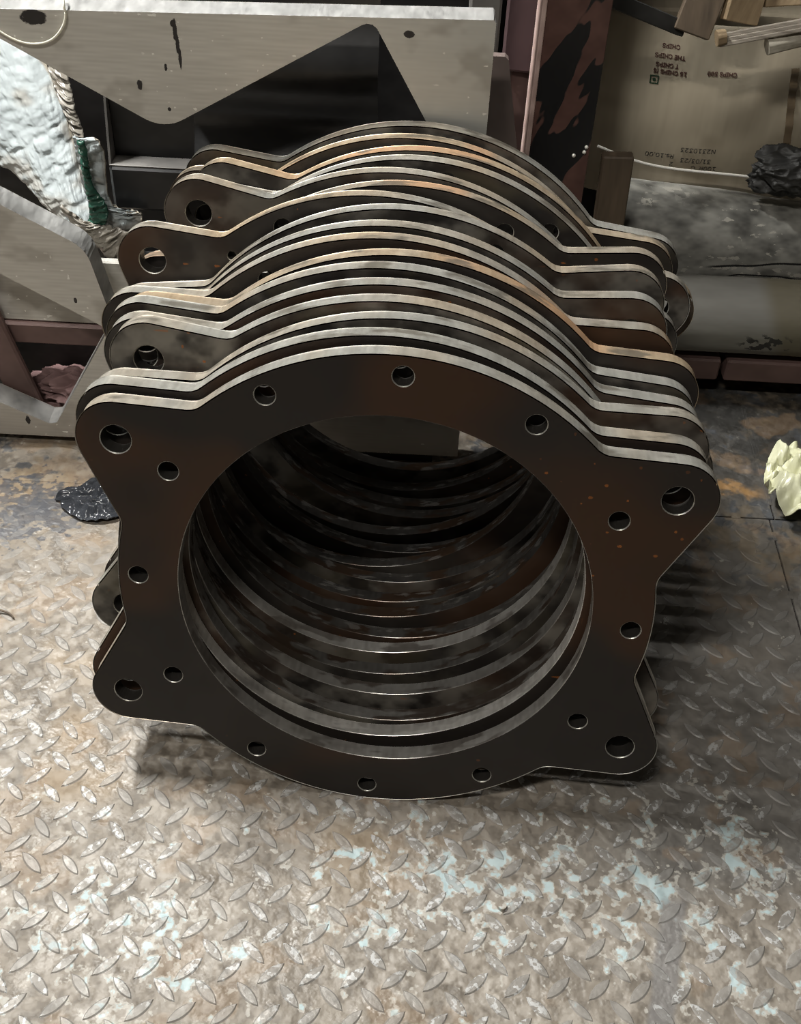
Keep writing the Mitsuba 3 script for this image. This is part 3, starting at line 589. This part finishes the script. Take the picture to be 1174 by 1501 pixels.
# packing tape on the right of the carton front
def ctape(u, v):
    z = np.interp(v, [0, .33, .66, 1], [np.float64(0.3928), np.float64(0.3437), np.float64(0.2767), np.float64(0.2324)]); x = np.interp(v, [0, .33, .66, 1], [np.float64(0.5577), np.float64(0.5636), np.float64(0.5744), np.float64(0.5774)]) + (u - .5) * 0.012
    return np.c_[x, carton_front(x, z) - 0.0012 - 0.001 * np.sin(40 * v), z]
tp = grid(ctape, 6, 40)
scene['carton__packing_tape'] = ply(tp, 'm_tape', smooth=True)
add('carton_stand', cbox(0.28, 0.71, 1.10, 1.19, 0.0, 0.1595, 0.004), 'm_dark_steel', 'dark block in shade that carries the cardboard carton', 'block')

# bright rod lying in front of the carton
rp = np.array([[0.2835, 0.9900, 0.2716], [0.3154, 0.9900, 0.2602], [0.3538, 0.9900, 0.2490], [0.4022, 0.9900, 0.2417], [0.4605, 0.9900, 0.2382], [0.5029, 0.9900, 0.2362], [0.5412, 0.9900, 0.2338]])
cs = CubicSpline(np.arange(len(rp)), rp)
add('thin_rod', tube(cs(np.linspace(0, len(rp) - 1, 50)), 0.0021), 'm_rod', 'thin bright bent rod across the lower front of the carton', 'rod', smooth=40)

# old logs on a red primed beam
def log(x0, x1, c0, c1, r0, r1, seed, amp):
    n, k = 90, 56
    def fn(u, v):
        x = x0 + (x1 - x0) * u; a = v * 2 * np.pi
        c = np.array(c0)[None] * (1 - u)[:, None] + np.array(c1)[None] * u[:, None]
        r = r0 + (r1 - r0) * u
        nz = meshkit.fbm(np.c_[x * 9 + seed, np.cos(a) * 2.2, np.sin(a) * 2.2], 4) - .5
        ridge = np.abs(meshkit.noise(np.c_[x * 5 + seed, np.cos(a) * 5, np.sin(a) * 5]) - .5)
        r = r * (1 + amp * nz - amp * .4 * ridge)
        return np.c_[x, c[:, 0] + r * np.cos(a), c[:, 1] + r * np.sin(a)]
    m = grid(fn, n, k)
    m.merge_vertices()
    ends = []
    for s in (0, 1):
        ring = fn(np.full(k - 1, float(s)), np.arange(k - 1) / (k - 1)); cc = ring.mean(0)
        f = [[i, (i + 1) % (k - 1), k - 1] for i in range(k - 1)]
        ends.append(trimesh.Trimesh(np.vstack([ring, cc]), f, process=False))
    m = trimesh.util.concatenate([m] + ends); m.merge_vertices(); m.fix_normals(); return m
add('weathered_log', log(0.325, 1.10, (0.765, 0.130), (0.765, 0.130), 0.055, 0.055, 3, 0.05), 'm_log2', 'lower smooth grey log lying on the red primed beam', 'log', smooth=50)
add('weathered_log', log(0.305, 1.10, (0.908, 0.168), (0.905, 0.140), 0.086, 0.060, 8, 0.10), 'm_log', 'upper dark cracked log with pale flakes below the carton', 'log', smooth=50)
for x0, x1 in ((0.32, 0.474), (0.483, 1.1)):
    add('red_beam', cbox(x0, x1, 0.728, 0.99, 0.038, 0.0745, 0.003), 'm_primer', 'red primed beam %s under the logs' % ('short left piece' if x0 < .5 else 'long right piece'), 'beam')
add('beam_support', cbox(0.33, 1.1, 0.87, 0.93, 0.0, 0.0378, 0.002), 'm_dark_steel', 'dark bar on the floor beneath the red primed beam', 'steel bar')
add('brown_plank', tf(cbox(-0.021, 0.021, -0.010, 0.010, 0.0, 0.352, 0.002), trimesh.transformations.translation_matrix([0.293, 0.800, 0.0]) @ rotm(-0.03, [0, 1, 0])), 'm_wood_dark', 'upright stained brown plank between the post and the logs', 'plank')
add('dark_cloth', rag(0.547, 0.898, 0.292, 0.050, 0.032, 0.034, 21, 0.5), 'm_tarp', 'crumpled black cloth on the upper log at the right edge', 'cloth', smooth=True)

# wood on the carton
def plank(c, size, rx, ry, rz):
    m = cbox(-size[0] / 2, size[0] / 2, -size[1] / 2, size[1] / 2, -size[2] / 2, size[2] / 2, 0.0015)
    return tf(m, trimesh.transformations.translation_matrix(c) @ trimesh.transformations.euler_matrix(rx, ry, rz))
def between(p0, p1, w, t, twist=0.0):
    """a board from p0 to p1, its width direction lying near the picture's plane"""
    p0, p1 = np.array(p0), np.array(p1); a = p1 - p0; L = np.linalg.norm(a); a /= L
    n = np.array([math.sin(twist), -math.cos(twist), 0.35]); n -= a * (n @ a); n /= np.linalg.norm(n); b = np.cross(n, a)
    m = cbox(0, L, -w / 2, w / 2, -t / 2, t / 2, 0.0012); M = np.eye(4); M[:3, 0], M[:3, 1], M[:3, 2], M[:3, 3] = a, b, n, p0
    return tf(m, M)
add('wood_plank', between(np.array([0.3716, 0.9150, 0.4734]), np.array([0.4001, 0.9500, 0.5687]), 0.050, 0.016), 'm_wood_dark', 'smooth brown plank end hanging over the carton top left', 'plank')
add('wood_plank', between(np.array([0.4345, 0.9250, 0.4885]), np.array([0.4463, 0.9500, 0.5710]), 0.050, 0.018, 0.3), 'm_wood', 'rough split pale plank end to the right of the smooth brown one', 'plank')
add('wood_plank', between(np.array([0.4686, 0.9500, 0.5109]), np.array([0.5936, 0.9500, 0.5246]), 0.018, 0.02), 'm_wood', 'pale board end in the upper right corner of the picture', 'plank')
PA, PB, PC = [0.4041, 0.9100, 0.4734], [0.4070, 0.9060, 0.4696], [0.4100, 0.9020, 0.4658]
QA, QB, QC = [0.5707, 0.9150, 0.5119], [0.5708, 0.9110, 0.5080], [0.5710, 0.9070, 0.5042]
for i in range(3):
    add('plywood_strip', between((PA, PB, PC)[i], (QA, QB, QC)[i], 0.006, 0.012), 'm_ply',
        ('topmost', 'middle', 'lowest')[i] + ' of three thin plywood strips across the carton top', 'plywood strip', 'plywood strips')
rl = log(0, 0.05, (0, 0), (0, 0), 0.012, 0.010, 5, 0.3)
M = np.eye(4); p0, p1 = np.array([0.4749, 0.9050, 0.4663]), np.array([0.5176, 0.9100, 0.4758]); a = (p1 - p0) / np.linalg.norm(p1 - p0); b = np.cross([0, 0, 1.0], a); b /= np.linalg.norm(b)
M[:3, 0], M[:3, 1], M[:3, 2], M[:3, 3] = a, b, np.cross(a, b), p0
add('bark_piece', tf(rl, M), 'm_bark', 'curled pale bark piece under the plywood strips', 'bark', smooth=50)
rl2 = log(0, 0.012, (0, 0), (0, 0), 0.011, 0.010, 15, 0.4)
M2 = M.copy(); M2[:3, 3] = np.array([0.4039, 0.9000, 0.4754])
add('wood_knot', tf(rl2, M2), 'm_wood', 'frayed round wood knot at the left tip of the plywood strips', 'wood knot', smooth=50)
add('wooden_lath', between(np.array([0.2407, 0.9000, 0.5239]), np.array([0.3624, 0.9300, 0.4746]), 0.020, 0.02), 'm_tarp', 'dark thin lath slanting above the carton left top', 'lath')
add('dark_backdrop', cbox(-0.9, 0.105, 0.96, 1.5, 0.0, 1.15, 0.006), 'm_dark_steel', 'added dark box standing in for the darkness behind the slab', 'backdrop')  # added to keep the view behind the slab dark
add('dark_backing', cbox(0.25, 1.0, 1.20, 1.24, 0.0, 1.0, 0.003), 'm_tarp', 'dark board in the shade above and behind the carton', 'board')

# ---------------------------------------------------------------- small litter on the floor
def sheet_rag(cx, cy, sx, sy, h, seed, n=46, ang=0.0):
    def fn(u, v):
        a, b = (u - .5) * 2, (v - .5) * 2
        a, b = a * np.sqrt(1 - b * b / 2), b * np.sqrt(1 - a * a / 2)
        r = 1 + 0.35 * (meshkit.noise(np.c_[np.arctan2(b, a) * 1.3 + seed, 0 * a, 0 * a]) - .5)
        x, y = a * sx * r, b * sy * r
        z = h * meshkit.fbm(np.c_[a * 2.3 + seed, b * 2.3, 0 * a], 4) * 1.5 + h * np.abs(meshkit.noise(np.c_[a * 4 + seed, b * 4, 0 * a]) - .5)
        z = (z - 0.25 * h) * np.clip(1.15 - (a * a + b * b) * .62, 0.05, 1)
        c, s = math.cos(ang), math.sin(ang)
        return np.c_[cx + x * c - y * s, cy + x * s + y * c, np.maximum(z, 0.0) + 0.003]
    return thick(grid(fn, n, n), 0.0012)
add('black_film_scrap', sheet_rag(-0.385, 0.430, 0.052, 0.044, 0.013, 3), 'm_black_film', 'shiny crumpled black plastic scrap on the floor left of the stack', 'plastic scrap', smooth=True)
add('yellow_wrapper', sheet_rag(0.582, 0.512, 0.074, 0.074, 0.085, 17, ang=0.5), 'm_yellow_film', 'crumpled pale yellow plastic wrapper at the right edge of the floor', 'wrapper', smooth=True)
tw = np.array([(-0.478, 0.228, 0.003), (-0.462, 0.232, 0.005), (-0.448, 0.229, 0.004), (-0.440, 0.2225, 0.003)])
cs = CubicSpline(np.arange(4), tw)
add('twig', tube(cs(np.linspace(0, 3, 20)), np.linspace(0.0018, 0.0009, 20)), 'm_wood_dark', 'tiny dark twig on the floor at the left edge', 'twig', smooth=40)
nub = trimesh.creation.cylinder(radius=0.0042, height=0.006, sections=20); nub.apply_translation([0.1355, -0.1160, 0.002])
add('weld_nub', nub, 'm_floor', 'small round steel nub on the floor before the stack', 'steel nub', smooth=30)

# ---------------------------------------------------------------- lamps
for nm, c, hl, ax, rad, text in LAMPS:
    d = np.array([1.0, 0, 0]) if ax == 'x' else np.array([0, 1.0, 0])
    w = np.array([0, 0.06, 0]) if ax == 'x' else np.array([0.06, 0, 0])
    c = np.array(c); h = d * (hl + 0.02) + w * 1.15
    scene[nm + '__housing'] = ply(cbox(*sum(([c[i] - h[i], c[i] + h[i]] for i in (0, 1)), []), c[2] + 0.004, c[2] + 0.05, 0.004), 'm_lamp_body')
    for s in (-1, 1):
        q = c + d * hl * 0.7 * s
        scene[nm + '__hanger' + ('' if s < 0 else '_001')] = ply(cbox(q[0] - .004, q[0] + .004, q[1] - .004, q[1] + .004, c[2] + .05, 3.0, .001), 'm_lamp_body')
    e = [c - d * hl - w, c + d * hl - w, c + d * hl + w, c - d * hl + w]
    m = trimesh.Trimesh(np.array(e), np.array([[0, 1, 2], [0, 2, 3]]), process=False)
    if m.face_normals[0, 2] > 0: m.faces = m.faces[:, ::-1]
    scene[nm + '__diffuser'] = {**ply(m, 'm_lamp_body'), 'emitter': {'type': 'area', 'radiance': {'type': 'rgb', 'value': list(map(float, rad))}}}
    lab(nm, text, 'lamp')
